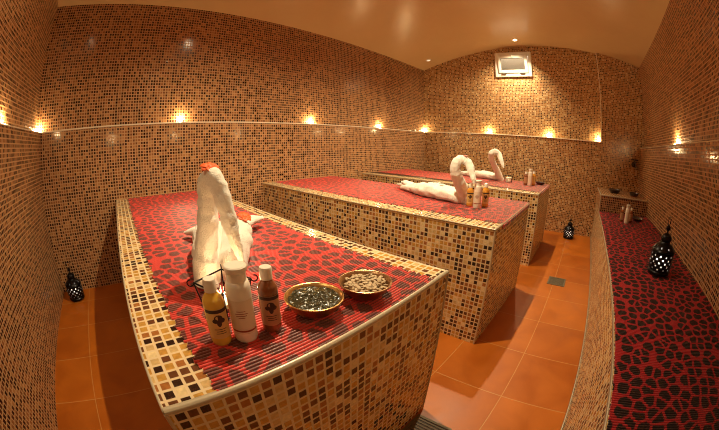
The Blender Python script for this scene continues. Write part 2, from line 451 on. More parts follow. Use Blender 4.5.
def slab_mat(x0, x1, yf, label, droop=0, skew=0):
    t = thing('ribbed_mat', label, 'mat', ((x0 + x1) / 2, (yf + YA) / 2, ST + .0008), 0, 'red pebble patterned mats')
    lines = []; n = int((YA - .02 - yf) / .011)
    for k in range(n):
        y = yf + .006 + k * .011
        s = skew * (k / n)
        zz = MT + .0015 * noise.noise(Vector((y * 6, x0 * 3, 0)))
        zz = max(zz, MT)
        lines.append([(x0 + s, y, zz), ((x0 + x1) / 2 + s, y, zz), (x1 + s * .3, y, zz)])
    if droop:                                   # the end that hangs over the slab's edge
        for k in range(1, droop):
            lines.insert(0, [(x0, yf - .006, MT - k * .010), ((x0 + x1) / 2, yf - .006, MT - k * .010), (x1, yf - .006, MT - k * .010)])
    o = rib_mat('woven_ribs', label, M['mat'], lines, (0, 1, 0))
    o.location = -t.location; o.parent = t
    bm = bmesh.new(); box(bm, x0 - t.location.x, yf - t.location.y, 0, x1 - t.location.x, YA - .012 - t.location.y, .0008)
    mesh_obj('backing', bm, M['ink'], t, False)  # thin base coloured dark so the gaps between ribs look shaded
    return t
slab_mat(.085, .862, .440, 'red ribbed mat with dark pebbles under the two metal bowls')
slab_mat(1.800, 2.690, .470, 'red ribbed mat with dark pebbles on the middle slab, under the amber bottles', droop=4)
slab_mat(3.46, 4.37, .470, 'red ribbed mat with dark pebbles on the farthest slab, beside the window wall', droop=3, skew=.2)

# bench along the right wall, raised block at its far end
BX = 4.150
t = thing('tiled_bench', 'long low mosaic tiled bench running along the right wall', 'bench', ((XD + XB) / 2, (BY + YC) / 2, 0))
bx, by = t.location.x, t.location.y
bm = bmesh.new(); box(bm, XD - bx, YC - by, 0, XB - bx, BY - by, BZ); box_uv(bm); mesh_obj('bench_body', bm, M['mosaic'], t, False)
bm = bmesh.new(); round_trim(bm, (XD - bx, BY - by, BZ - .0085), (BX - bx, BY - by, BZ - .0085), .008); mesh_obj('edge_trim', bm, M['steel_trim'], t)
bm = bmesh.new(); tube(bm, [(XD - bx, BY - by + .004, .006), (XB - bx, BY - by + .004, .006)], .007, 8); mesh_obj('foot_trim', bm, M['steel_trim'], t)
t = thing('tiled_block', 'raised mosaic tiled block at the far end of the bench, below the tap', 'block', ((BX + XB) / 2, (BY + YC) / 2, BZ + .0005))
bm = bmesh.new(); hx, hy = (XB - BX) / 2 - .001, (BY - YC) / 2 - .001
box(bm, -hx, -hy, 0, hx, hy, .80 - BZ)
uvm = box_uv(bm); mesh_obj('block_body', bm, M['mosaic_wall'], t, False)
bm = bmesh.new(); zt = .80 - BZ - .003
round_trim(bm, (-hx, -hy, zt), (-hx, hy, zt), .011); round_trim(bm, (-hx, hy, zt), (hx, hy, zt), .011); round_trim(bm, (-hx, hy, 0), (-hx, hy, zt), .008)
mesh_obj('edge_trim', bm, M['grout_trim'], t)

lines = []; n = int((BX - .01 - (XD + .02)) / .011)
for k in range(n):
    x = XD + .02 + k * .011
    wv = .012 * (1 + math.sin(x * 5.3 + 1.2 * math.sin(x * 2.1))) * .5
    lines.append([(x, BY - .004, BZ + .0068), (x, -.80, BZ + .0068), (x, -.93, BZ + .0072 + wv * .4), (x, -1.00, BZ + .010 + wv * .8), (x, -1.040, BZ + .016 + wv), (x, -1.062, BZ + .024 + wv)])
tm = thing('bench_mat', 'long crimson mat with black pebbles covering the low bench', 'mat', ((XD + BX) / 2, (BY + YC) / 2, BZ + .0008))
o = rib_mat('woven_ribs', '', M['mat_bench'], lines, (1, 0, 0), fringe=.003)
o.location = -tm.location; o.parent = tm
bm = bmesh.new(); box(bm, XD + .02 - tm.location.x, -.93 - tm.location.y, 0, BX - .012 - tm.location.x, BY - .014 - tm.location.y, .0009); mesh_obj('backing', bm, M['ink'], tm, False)  # dark base again, paints shade into the gaps between ribs

# floor drains
def drain(x, y, label):
    t = thing('floor_drain', label, 'drain', (x, y, 0), 0, 'square floor drains')
    bm = bmesh.new()
    for a in ((-.1, -.1, .1, -.086), (-.1, .086, .1, .1), (-.1, -.086, -.086, .086), (.086, -.086, .1, .086)): box(bm, a[0], a[1], 0, a[2], a[3], .005)
    mesh_obj('drain_frame', bm, M['drain'], t, False)
    bm = bmesh.new(); box(bm, -.086, -.086, 0, .086, .086, .0012); mesh_obj('drain_pan', bm, M['gasket'], t, False)
    bm = bmesh.new()
    for k in range(9): box(bm, -.078 + k * .0185, -.082, .0015, -.070 + k * .0185, .082, .0042)
    mesh_obj('grate', bm, M['drain'], t, False)
drain(3.03, .075, 'small square metal drain set in the orange aisle floor')
drain(.815, .330, 'square metal drain at the foot of the nearest slab')

# ------------------------------------------------------------------ ceiling and ledge lamps
def add_light(kind, name, loc, energy, col, radius, parent=None, **kw):
    l = bpy.data.lights.new(name, kind); l.energy = energy; l.color = col; l.shadow_soft_size = radius
    for k, v in kw.items(): setattr(l, k, v)
    o = bpy.data.objects.new(name, l); C.objects.link(o)
    if parent: o.parent = parent
    o.location = loc
    return o

CEIL_COL = (1, .80, .48)
CEIL_W = 245
def downlight(x, y, label, power, lens='lamp_on'):
    z = vault_z(y); sl = (vault_z(y + .01) - vault_z(y - .01)) / .02
    t = thing('ceiling_spotlight', label, 'ceiling light', (x, y, z - .006), 0, 'round spotlights in the vaulted ceiling')
    t.rotation_euler = (math.atan(sl), 0, 0)
    bm = bmesh.new(); lathe(bm, [(.030, -.002), (.032, -.008), (.044, -.009), (.050, -.003), (.050, .004), (.03, .004), (.030, -.002)], 28); mesh_obj('trim_ring', bm, M['lamp_ring'], t)
    bm = bmesh.new(); lathe(bm, [(0, -.004), (.030, -.003), (.030, .003), (0, .003)], 24); mesh_obj('lens', bm, M[lens], t)
    if power:
        sp = add_light('SPOT', 'spotlight', (0, 0, -.03), power, CEIL_COL, .022, t, spot_size=R(126), spot_blend=1)
        sp.rotation_euler = (R(12), 0, 0)            # gimbal turned towards the slabs
for x, lb, p in ((-.68, 'spotlight in the ceiling over the left aisle', .16), (1.15, 'spotlight in the ceiling between the nearest and middle slabs', 1.2), (2.95, 'spotlight in the ceiling between the middle and farthest slabs', 1.), (4.75, 'glowing spotlight in the ceiling above the small window', .8)):
    downlight(x, 1.07, lb, CEIL_W * p)
downlight(4.74, 2.74, 'white spotlight in the far left corner of the ceiling', 3, 'lamp_dim')

LEDGE_COL = (1, .70, .32)
def ledge_lamp(x, y, z, label, power):
    t = thing('ledge_lamp', label, 'lamp', (x, y, z), 0, 'small lamps on the wall ledge')
    bm = bmesh.new(); lathe(bm, [(0, 0), (.017, 0), (.018, .004), (.014, .008), (.011, .008)], 20); mesh_obj('housing', bm, M['steel_trim'], t)
    bm = bmesh.new(); lathe(bm, [(.0112, .007), (.0108, .011), (.006, .014), (0, .015)], 16); mesh_obj('lens', bm, M['ledge_on'], t)
    add_light('POINT', 'ledge_glow', (0, 0, .036), power, LEDGE_COL, .010, t)
LP = 6.5
zl = LEDGE + .0
for x, lb in ((.68, 'lamp on the left wall ledge above the big towel swan'), (2.36, 'lamp on the left wall ledge above the back of the middle slab'), (3.73, 'lamp on the left wall ledge above the back of the farthest slab')):
    ledge_lamp(x, YA + REC_A / 2 + .001, zl, lb, LP)
ledge_lamp(XB + REC_B / 2, YA + REC_A / 2, zl, 'lamp in the far corner where left and window walls meet', LP)
ledge_lamp(XD - REC_D / 2, YA + REC_A / 2, zl, 'lamp in the near left corner above the floor lantern', LP * .75)
ledge_lamp(XD - REC_D / 2, 1.99, zl, 'lamp on the near wall ledge at the left edge of the photo', LP * .6)
for y, lb in ((1.71, 'lamp on the window wall ledge, left of the window'), (.607, 'lamp on the window wall ledge, right of the window'), (-.29, 'lamp at the right end of the window wall ledge, by the vertical trim')):
    ledge_lamp(XB + REC_B / 2, y, zl, lb, LP)
ledge_lamp(3.12, YC - REC_C / 2, LEDGE_C, 'lamp on the right wall ledge above the middle of the bench', LP)

ledge_lamp(1.45, YC - REC_C / 2, LEDGE_C, 'lamp on the right wall ledge, nearest the big bench lantern', LP * .9)  # added out of view to brighten the bottles from the right
ledge_lamp(-.15, YC - REC_C / 2, LEDGE_C, 'lamp on the right wall ledge, closest to the camera', LP * 1.25)  # second added lamp, lifts the near slab's dark end face

# ------------------------------------------------------------------ bottles
def bottle(name, label, cat, loc, rz, h, r, cap_h, cap_r, body_mat, label_mat, style, group=None, simple=False):
    t = thing(name, label, cat, loc, rz, group)
    hb = h - cap_h
    bm = bmesh.new()
    sh = r * (.95 if style != 'pump' else .3)
    prof = [(0, .001), (r * .85, 0), (r * .97, .004), (r, .012), (r, hb - sh - .004), (r * .97, hb - sh + .004), (r * .84, hb - sh * .55), (r * .6, hb - sh * .2), (cap_r * .9, hb), (0, hb)]
    if style == 'pump': prof = [(0, .001), (r * .9, 0), (r, .008), (r, hb - .022), (r * .97, hb - .012), (r * .88, hb - .003), (cap_r * .95, hb), (0, hb)]
    lathe(bm, prof, 36); mesh_obj('bottle_body', bm, body_mat, t)
    bm = bmesh.new()
    if style == 'pump': pr = [(0, hb), (cap_r, hb), (cap_r, hb + cap_h * .52), (cap_r * .9, hb + cap_h * .58), (cap_r * 1.12, hb + cap_h * .66), (cap_r * 1.15, hb + cap_h * .93), (cap_r * 1.02, h), (0, h)]
    else: pr = [(0, hb), (cap_r, hb), (cap_r, hb + cap_h * .9), (cap_r * .9, h), (0, h)]
    lathe(bm, pr, 28); mesh_obj('cap', bm, M['cap_white'], t)
    # wrap-round label, a cylinder sector just outside the body, facing local -y
    def patch(bm, a0, a1, z0, z1, off, n=14):
        rr = r + off
        for k in range(n):
            p = []
            for a, z in ((a0 + (a1 - a0) * k / n, z0), (a0 + (a1 - a0) * (k + 1) / n, z0), (a0 + (a1 - a0) * (k + 1) / n, z1), (a0 + (a1 - a0) * k / n, z1)):
                p.append(bm.verts.new((rr * math.sin(a), -rr * math.cos(a), z)))
            bm.faces.new(p)
    zl0, zl1 = hb * .17, hb * .74
    bm = bmesh.new(); patch(bm, -1.15, 1.15, zl0, zl1, .0006); bmesh.ops.remove_doubles(bm, verts=bm.verts, dist=1e-5); lab = mesh_obj('label', bm, label_mat, t)
    if not simple:
        bm = bmesh.new(); zm = (zl0 + zl1) / 2
        if style == 'pump':
            for k, (w, zz) in enumerate(((.34, .34), (.50, .26), (.42, .19), (.26, .12))): patch(bm, -w - .1, w - .1, zm + (zz - .12) * hb * .5, zm + (zz - .12) * hb * .5 + .0018, .0012, 8)
            pr2 = M['ink_red']
            bb = bmesh.new(); patch(bb, -1.15, 1.15, zl0 + .006, zl0 + .011, .0011); bmesh.ops.remove_doubles(bb, verts=bb.verts, dist=1e-5); mesh_obj('label_band', bb, M['ink_red'], lab)
        else:
            pr2 = M['ink']
            # dark nut-and-leaves emblem: three lobes and a stem, with print lines
            for (ca, cz, wa, hz) in ((0, zm + .016, .40, .010), (-.32, zm + .010, .26, .006), (.34, zm + .010, .26, .006), (0, zm + .004, .22, .010)):
                nn = 14; vs = []
                for k in range(nn):
                    q = 2 * math.pi * k / nn; a = ca + wa * math.cos(q); z = cz + hz * math.sin(q)
                    vs.append(bm.verts.new(((r + .0012) * math.sin(a), -(r + .0012) * math.cos(a), z)))
                bm.faces.new(vs)
            patch(bm, -1.15, 1.15, zl1 - .010, zl1 - .001, .0011)
            for w, zz in ((.55, -.014), (.40, -.020), (.48, -.026)): patch(bm, -w, w, zm + zz, zm + zz + .0018, .0012, 8)
        mesh_obj('print', bm, pr2, lab)
    return t
# on the nearest slab
face = lambda x, y: math.atan2(y, x) - math.pi / 2          # turns local -y towards the viewpoint side
Z1 = MT + .0004
bottle('oil_bottle', 'golden oil bottle with white cap, left of the tall white bottle', 'bottle', (.169, .598, Z1), face(.152, .6) + .1, .172, .0265, .030, .0155, M['yellow_oil'], M['label_yellow'], 'oil', 'care bottles on the nearest slab')
bottle('lotion_bottle', 'tall white lotion bottle with wide cap on the nearest slab', 'bottle', (.231, .582, Z1), face(.225, .595), .197, .0300, .036, .0235, M['white_plastic'], M['label_cream'], 'pump', 'care bottles on the nearest slab')
bottle('oil_bottle', 'dark brown oil bottle with white cap beside the olive paste bowl', 'bottle', (.305, .576, Z1), face(.3, .59) + .1, .176, .0250, .030, .0155, M['brown_oil'], M['label_brown'], 'oil', 'care bottles on the nearest slab')
# middle slab
g = 'care bottles on the middle slab'
bottle('oil_bottle', 'amber bottle left of the white bottle on the middle slab', 'bottle', (2.150, .850, Z1), -1.2, .170, .027, .028, .0155, M['amber_oil'], M['label_yellow'], 'oil', g)
bottle('lotion_bottle', 'white bottle between two amber bottles on the middle slab', 'bottle', (2.118, .778, Z1), -1.2, .208, .030, .038, .0235, M['white_plastic'], M['label_cream'], 'pump', g)
bottle('oil_bottle', 'amber bottle right of the white bottle on the middle slab', 'bottle', (2.215, .745, Z1), -1.2, .180, .027, .030, .0155, M['amber_oil'], M['label_yellow'], 'oil', g)
# farthest slab
g = 'care bottles on the farthest slab'
bottle('oil_bottle', 'brown bottle left of the tall white bottle on the farthest slab', 'bottle', (3.98, .772, Z1), -1.3, .170, .027, .030, .0155, M['brown_oil'], M['label_brown'], 'oil', g, True)
bottle('lotion_bottle', 'tall white bottle on the farthest slab', 'bottle', (3.945, .705, Z1), -1.3, .215, .030, .038, .0235, M['white_plastic'], M['label_cream'], 'pump', g, True)
bottle('oil_bottle', 'amber bottle right of the tall white bottle on the farthest slab', 'bottle', (4.03, .668, Z1), -1.3, .180, .027, .030, .0155, M['amber_oil'], M['label_yellow'], 'oil', g, True)
# bench
g = 'care bottles on the low bench'; Z2 = BZ + .0072
bottle('oil_bottle', 'small brown bottle left of the white bottle on the bench', 'bottle', (3.63, -.600, Z2), -1.7, .165, .026, .028, .0150, M['brown_oil'], M['label_brown'], 'oil', g, True)
bottle('lotion_bottle', 'tall white bottle standing on the crimson bench mat', 'bottle', (3.56, -.660, Z2), -1.7, .205, .030, .038, .0235, M['white_plastic'], M['label_cream'], 'pump', g, True)
bottle('oil_bottle', 'small brown bottle right of the white bottle on the bench', 'bottle', (3.64, -.725, Z2), -1.7, .165, .026, .028, .0150, M['brown_oil'], M['label_brown'], 'oil', g, True)

# ------------------------------------------------------------------ bowls
def bowl(name, label, loc, r, h, mat, group=None):
    t = thing(name, label, 'bowl', loc, 0, group)
    bm = bmesh.new()
    prof = [(0, .002), (r * .42, 0), (r * .62, h * .12), (r * .86, h * .52), (r * .94, h * .86), (r, h * .96), (r * 1.01, h), (r * .985, h * 1.01), (r * .92, h * .93), (r * .89, h * .84), (r * .80, h * .52), (r * .58, h * .2), (0, h * .1)]
    lathe(bm, prof, 48); mesh_obj('bowl_body', bm, mat, t)
    bm = bmesh.new(); tube(bm, [(r * 1.0 * math.cos(a * math.pi / 24), r * 1.0 * math.sin(a * math.pi / 24), h) for a in range(48)], .0022, 8, closed=True); mesh_obj('rim', bm, mat, t)
    return t
B1, B2 = (.443, .574), (.617, .545)
bowl('brass_bowl', 'round brass bowl filled with dark olive paste', (*B1, Z1), .080, .050, M['brass'], 'metal bowls on the nearest slab')
bowl('copper_bowl', 'round copper bowl filled with pale clay chips', (*B2, Z1), .079, .048, M['copper'], 'metal bowls on the nearest slab')
bm = bmesh.new(); rings = []
random.seed(3)
for i in range(22):
    rr = .0735 * i / 21; row = []
    for k in range(56):
        a = 2 * math.pi * k / 56; x, y = rr * math.cos(a), rr * math.sin(a)
        nz = noise.noise(Vector((x * 48, y * 48, 2))); nz2 = noise.noise(Vector((x * 190, y * 190, 5)))
        z = .040 + .004 * (1 - (rr / .0735) ** 2) + (.010 * abs(nz) * 1.5 + .002 * nz2) * (1 if i < 21 else 0)
        row.append(bm.verts.new((x, y, z)))
    rings.append(row)
for i in range(21):
    for k in range(56):
        if i == 0 : continue
        bm.faces.new((rings[i][k], rings[i][(k + 1) % 56], rings[i + 1][(k + 1) % 56], rings[i + 1][k]))
bm.faces.new(rings[1]); [bm.verts.remove(v) for v in rings[0]]
low = [bm.verts.new((v.co.x * .80, v.co.y * .80, .024)) for v in rings[21]]
for k in range(56): bm.faces.new((rings[21][k], rings[21][(k + 1) % 56], low[(k + 1) % 56], low[k]))
bm.faces.new(low[::-1])
bmesh.ops.recalc_face_normals(bm, faces=bm.faces)
o = mesh_obj('olive_soap_paste', bm, M['paste'], loc=(*B1, Z1)); tag(o, 'dark lumpy olive paste filling the brass bowl', 'paste', kind='stuff')

# clay chips: each a flat angular piece, piled in three layers
random.seed(11)
protos = []
for v in range(5):
    bm = bmesh.new(); bmesh.ops.create_icosphere(bm, subdivisions=2, radius=1)
    for vert in bm.verts:
        n = noise.noise(vert.co * 1.3 + Vector((v * 7, 0, 0))); vert.co *= 1 + .35 * n
        vert.co.x *= .0086; vert.co.y *= .0064; vert.co.z *= .0026
    me = bpy.data.meshes.new('clay_chip'); bm.to_mesh(me); bm.free(); me.materials.append(M['clay'])
    me.polygons.foreach_set('use_smooth', [True] * len(me.polygons)); protos.append(me)
layers = [(.030, .060, 40), (.037, .063, 46), (.0425, .064, 48), (.0470, .054, 34)]
for z, rad, n in layers:
    for k in range(n):
        rr = rad * math.sqrt((k + .5) / n); a = k * 2.39996 + z * 300
        o = bpy.data.objects.new('clay_chip', protos[random.randrange(5)]); C.objects.link(o)
        o.location = (B2[0] + rr * math.cos(a), B2[1] + rr * math.sin(a), Z1 + z + random.uniform(-.0015, .0015))
        o.rotation_euler = (random.uniform(-.5, .5), random.uniform(-.5, .5), random.uniform(0, 6.28))
        tag(o, 'pale clay chip heaped in the copper bowl', 'clay chip', 'clay chips in the copper bowl')

# dark dishes
def dish(x, y, z, r, label, group=None, h=.035, mat='dark_bowl'):
    bm = bmesh.new()
    lathe(bm, [(0, 0), (r * .5, 0), (r * .8, h * .35), (r * .97, h * .9), (r, h), (r * .95, h), (r * .76, h * .45), (r * .45, h * .18), (0, h * .16)], 32)
    o = mesh_obj('dark_dish', bm, M[mat], loc=(x, y, z)); tag(o, label, 'dish', group)
dish(4.62, -.58, .801, .105, 'large dark dish on the block, left of the smaller one', 'dark dishes on the tiled block', .05)
dish(4.50, -.90, .801, .085, 'smaller dark dish on the block, nearer the right wall', 'dark dishes on the tiled block', .05)
dish(3.80, -.86, Z2 + .002, .085, 'low dark dish on the bench mat beside the bottles')
dish(4.23, .60, Z1, .075, 'low dark dish at the front corner of the farthest slab')

# tap in the far right corner
t = thing('wall_tap', 'dark metal tap on the far wall above the tiled block', 'tap', (XB, -.960, 1.225))
t.scale = (1.35, 1.35, 1.35)
bm = bmesh.new(); lathe(bm, [(0, 0), (.034, 0), (.032, .008), (.014, .014), (.013, .06), (0, .06)], 20); bmesh.ops.rotate(bm, verts=bm.verts, cent=(0, 0, 0), matrix=Matrix.Rotation(R(-90), 3, 'Y')); mesh_obj('tap_body', bm, M['tap_metal'], t)
bm = bmesh.new(); tube(bm, smooth_path([(-.05, 0, 0), (-.09, 0, .022), (-.135, 0, .012), (-.155, 0, -.03)], 12), .011, 12); mesh_obj('spout', bm, M['tap_metal'], t)
bm = bmesh.new(); tube(bm, [(-.05, 0, .01), (-.05, 0, .05)], .009, 10); tube(bm, [(-.05, -.05, .052), (-.05, .05, .052)], .008, 10); tube(bm, [(-.09, 0, .052), (-.015, 0, .052)], .008, 10); mesh_obj('handle', bm, M['tap_metal'], t)

# ------------------------------------------------------------------ moroccan lanterns
def lantern(loc, label, s=1., rz=0, glow=0):
    t = thing('moroccan_lantern', label, 'lantern', loc, rz, 'pierced black metal lanterns')
    seg = 48
    bm = bmesh.new()
    prof = [(.084, .0), (.092, .004), (.092, .018), (.087, .024), (.091, .036), (.093, .046), (.094, .056), (.095, .066), (.095, .076), (.095, .086), (.095, .096), (.094, .106), (.093, .116), (.092, .126), (.094, .136), (.088, .142)]
    prof = [(a * s, b * s) for a, b in prof]
    def holes(i, k):
        return i in (4, 6, 8, 10, 12) and k % 4 == (0 if i in (4, 8, 12) else 2)
    lathe(bm, prof, seg, skip=holes)
    lathe(bm, [(0, 0), (.084 * s, 0)], seg)
    o = mesh_obj('pierced_body', bm, M['black_iron'], t)
    md = o.modifiers.new('thick', 'SOLIDIFY'); md.thickness = .0016 * s; md.offset = -1
    bm = bmesh.new()
    pr = [(.088, .141), (.096, .145), (.092, .152), (.082, .162), (.071, .172), (.056, .182), (.042, .190), (.038, .198), (.044, .206), (.046, .216), (.042, .228), (.030, .240), (.014, .249), (0, .251)]
    lathe(bm, [(a * s, b * s) for a, b in pr], seg, skip=lambda i, k: i in (3, 9) and k % 6 == 1)
    o = mesh_obj('domed_lid', bm, M['black_iron'], t)
    md = o.modifiers.new('thick', 'SOLIDIFY'); md.thickness = .0016 * s; md.offset = -1
    bm = bmesh.new()
    lathe(bm, [(0, .247 * s), (.006 * s, .249 * s), (.006 * s, .262 * s), (.014 * s, .267 * s), (.019 * s, .276 * s), (.018 * s, .286 * s), (.010 * s, .294 * s), (.004 * s, .300 * s), (0, .302 * s)], 20)
    mesh_obj('finial', bm, M['black_iron'], t)
    bm = bmesh.new(); tube(bm, [(.026 * s * math.cos(q * math.pi / 12), 0, .322 * s + .026 * s * math.sin(q * math.pi / 12)) for q in range(24)], .0026 * s, 8, closed=True)
    mesh_obj('carrying_ring', bm, M['black_iron'], t)
    bm = bmesh.new(); lathe(bm, [(.082 * s, .026 * s), (.0905 * s, .060 * s), (.0915 * s, .09 * s), (.0895 * s, .118 * s), (.082 * s, .139 * s)], 48)
    mesh_obj('glass_liner', bm, M['lantern_glass'], t)
    # small glass studs riveted round the widest band
    for q in range(12):
        bm = bmesh.new(); bmesh.ops.create_uvsphere(bm, u_segments=8, v_segments=6, radius=.0048 * s)
        a = 2 * math.pi * (q + .5) / 12
        b = mesh_obj('silver_stud', bm, M['stud'], t); b.location = (.0955 * s * math.cos(a), .0955 * s * math.sin(a), (.101 if q % 2 else .071) * s)
    for q in range(3):
        bm = bmesh.new(); a = 2 * math.pi * q / 3
        lathe(bm, [(0, -.008 * s), (.007 * s, -.006 * s), (.008 * s, .002 * s), (0, .004 * s)], 10); f = mesh_obj('foot', bm, M['black_iron'], t); f.location = (.06 * s * math.cos(a), .06 * s * math.sin(a), 0)
    if glow:
        bm = bmesh.new(); lathe(bm, [(0, .004), (.02, .004), (.02, .022), (0, .022)], 16); mesh_obj('candle', bm, M['wax'], t)  # added only to go with the made-up inner light
        add_light('POINT', 'candle_glow', (0, 0, .08 * s), glow, (1, .88, .74), .03, t)  # added light inside the lantern, makes the pierced dots shine
    return t
lantern((-.700, 2.835, .0085), 'black pierced metal lantern on the floor in the near left corner', 1.0, .3, .12)
lantern((4.800, .085, .0085), 'black pierced metal lantern on the floor by the window wall', .98, .8, .2)
lantern((2.035, -.735, Z2 + .008), 'black pierced metal lantern standing on the crimson bench mat', 1.05, 0, .3)

# ------------------------------------------------------------------ wire candle holders
def wire_holder(loc, rz, s, label, light, cup='glass'):
    t = thing('wire_candle_holder', label, 'candle holder', loc, rz, 'black wire candle holders')
    a, b, h = .046 * s, .059 * s, .088 * s
    top = [(b * sx, b * sy, h) for sx, sy in ((-1, -1), (1, -1), (1, 1), (-1, 1))]; bot = [(a * sx, a * sy, .002) for sx, sy in ((-1, -1), (1, -1), (1, 1), (-1, 1))]
    bm = bmesh.new()
    for k in range(4): tube(bm, [top[k], top[(k + 1) % 4]], .0026, 8)
    mesh_obj('top_rim', bm, M['black_iron'], t)
    bm = bmesh.new()
    for k in range(4): tube(bm, [bot[k], bot[(k + 1) % 4]], .0020, 8)
    mesh_obj('base_rim', bm, M['black_iron'], t)
    for k in range(4):
        bm = bmesh.new(); T = Vector(top[k]); B = Vector(bot[k]); out = Vector((T.x, T.y, 0)).normalized()
        curl = [T + out * (.010 * (1 - math.cos(q))) + Vector((0, 0, -.010 * math.sin(q))) for q in [j * .6 for j in range(9)]]
        tube(bm, [B, T], .0024, 8); tube(bm, curl, .0022, 6); mesh_obj('upright', bm, M['black_iron'], t)
        bm = bmesh.new(); tube(bm, [(T + Vector(top[(k + 1) % 4])) / 2, (B + Vector(bot[(k + 1) % 4])) / 2], .0014, 6); mesh_obj('bar', bm, M['black_iron'], t)
    bm = bmesh.new(); ro, hh = .040 * s, .062 * s
    lathe(bm, [(0, .003), (ro * .85, .003), (ro, hh), (ro * .94, hh), (ro * .8, .006), (0, .006)], 64)
    for v in bm.verts:
        q = math.atan2(v.co.y, v.co.x); m = 1 + .018 * math.cos(16 * q); v.co.x *= m; v.co.y *= m
    mesh_obj('glass_cup', bm, M[cup], t)
    bm = bmesh.new(); lathe(bm, [(0, .007), (.019 * s, .007), (.019 * s, .020), (.016 * s, .0185), (0, .0185)], 20); cd = mesh_obj('tealight', bm, M['wax'], t)
    bm = bmesh.new(); lathe(bm, [(0, .022), (.004, .026), (.0048, .032), (.003, .040), (0, .048)], 12); mesh_obj('flame', bm, M['flame'], cd)
    add_light('POINT', 'candle_glow', (0, 0, .075 * s), light, (1, .62, .28), .008, t)
    return t
wire_holder((.247, .738, Z1), .42, 1., 'black wire candle holder with a lit tealight in front of the big towel swan', 1.3)
wire_holder((4.07, 1.045, Z1), .3, 1., 'black wire candle holder beside the swan on the farthest slab', .3, 'frosted')

# ------------------------------------------------------------------ towel swans
def wrinkle(bm, amp, sc, seed):
    bm.normal_update()
    mv = [(v, v.normal.copy(), noise.noise(v.co * sc + Vector((seed, 0, 0))) + .5 * noise.noise(v.co * sc * 2.3 + Vector((0, seed, 0)))) for v in bm.verts]
    for v, n, d in mv: v.co += n * amp * d

def loft(bm, rings):
    n = len(rings[0])
    vr = [[bm.verts.new(p) for p in r] for r in rings]
    for i in range(len(vr) - 1):
        for k in range(n): bm.faces.new((vr[i][k], vr[i][(k + 1) % n], vr[i + 1][(k + 1) % n], vr[i + 1][k]))
    bm.faces.new(vr[0][::-1]); bm.faces.new(vr[-1])

def swan(loc, ang, label, neck, body_w, body_len, body_h, tails, seed, w0=.62, creases=9):
    """ang: compass of the body from chest to tail; neck and tails are given in room coordinates (x, y, z, radius, squash)"""
    t = thing('towel_swan', label, 'towel swan', loc, 0, 'white towels folded as swans')
    L0 = Vector(loc); rot = Matrix.Rotation(ang - math.pi / 2, 3, 'Z')
    rel = lambda p: (p[0] - L0.x, p[1] - L0.y, p[2] - L0.z) + tuple(p[3:])
    # two rolls side by side, meeting in a seam, tapering to the tail
    bm = bmesh.new(); NR, NS = 60, 40
    for side in (-1, 1):
        rings = []
        for i in range(NR + 1):
            u = i / NR
            w = body_w * .5 * (w0 + (1.17 - w0) * math.sin(min(1, u * 1.25) * math.pi * .62)) * (1 - .62 * max(0, (u - .5) / .5) ** 1.2)
            hh = body_h * (.80 + .25 * math.sin(min(1, u * 1.6) * math.pi * .5)) * (1 - .62 * max(0, (u - .45) / .55) ** 1.2)
            if i == 0: w *= .5; hh *= .55
            elif i == 1: w *= .82; hh *= .85
            cy = u * body_len; cx = side * w * .50
            rg = []
            crease = .045 * math.sin(u * creases * 2 * math.pi + side * 1.1) * min(1, u * 4)
            for k in range(NS):
                q = 2 * math.pi * k / NS
                m = 1 + crease * math.sin(q * .5 + side + u * 5)
                x = cx + w * .54 * math.cos(q) * m; z = hh * .5 + hh * .5 * math.sin(q) * m
                z = max(z, 0)
                z += .0030 * math.sin(q * 5 + u * 9 + side) * (1 if z > .01 else 0)
                rg.append(rot @ Vector((x, cy, z)))
            rings.append(rg)
        loft(bm, rings)
    wrinkle(bm, .009, 17, seed); wrinkle(bm, .003, 55, seed + 2)
    for v in bm.verts: v.co.z = max(v.co.z, .0005)
    bmesh.ops.recalc_face_normals(bm, faces=bm.faces)
    mesh_obj('rolled_body', bm, M['towel'], t)
    for tl in tails:
        bm = bmesh.new(); pts = smooth_path([rel(p) for p in tl], 20)
        tube(bm, [p[:3] for p in pts], [p[3] for p in pts], 20, flat=[(.6, 1)] * 20); wrinkle(bm, .005, 30, seed + 3)
        for v in bm.verts: v.co.z = max(v.co.z, .0005)
        mesh_obj('tail_fold', bm, M['towel'], t)
    # neck and head: a rolled flap with gathers
    bm = bmesh.new(); n = 110; pts = smooth_path([rel(p) for p in neck], n)
    rad = [p[3] * (1 + .035 * math.sin(i * .62 + seed) * math.sin(i * .13 + 1) + .018 * math.sin(i * 1.3)) for i, p in enumerate(pts)]
    rr = tube(bm, [p[:3] for p in pts], rad, 30, flat=[(p[4], 1) for p in pts])
    for i, ring in enumerate(rr):                       # a soft rolled-edge groove running the length of the neck
        c = sum((v.co for v in ring), Vector()) / len(ring)
        for k, v in enumerate(ring): v.co = c + (v.co - c) * (1 - .10 * math.exp(-((k - 15 - 6 * math.sin(i * .05)) / 1.6) ** 2))
    wrinkle(bm, .004, 30, seed + 9); wrinkle(bm, .0018, 80, seed + 4)
    bmesh.ops.recalc_face_normals(bm, faces=bm.faces)
    for v in bm.verts: v.co.z = max(v.co.z, .0005)
    mesh_obj('neck_and_head', bm, M['towel'], t)
    return t

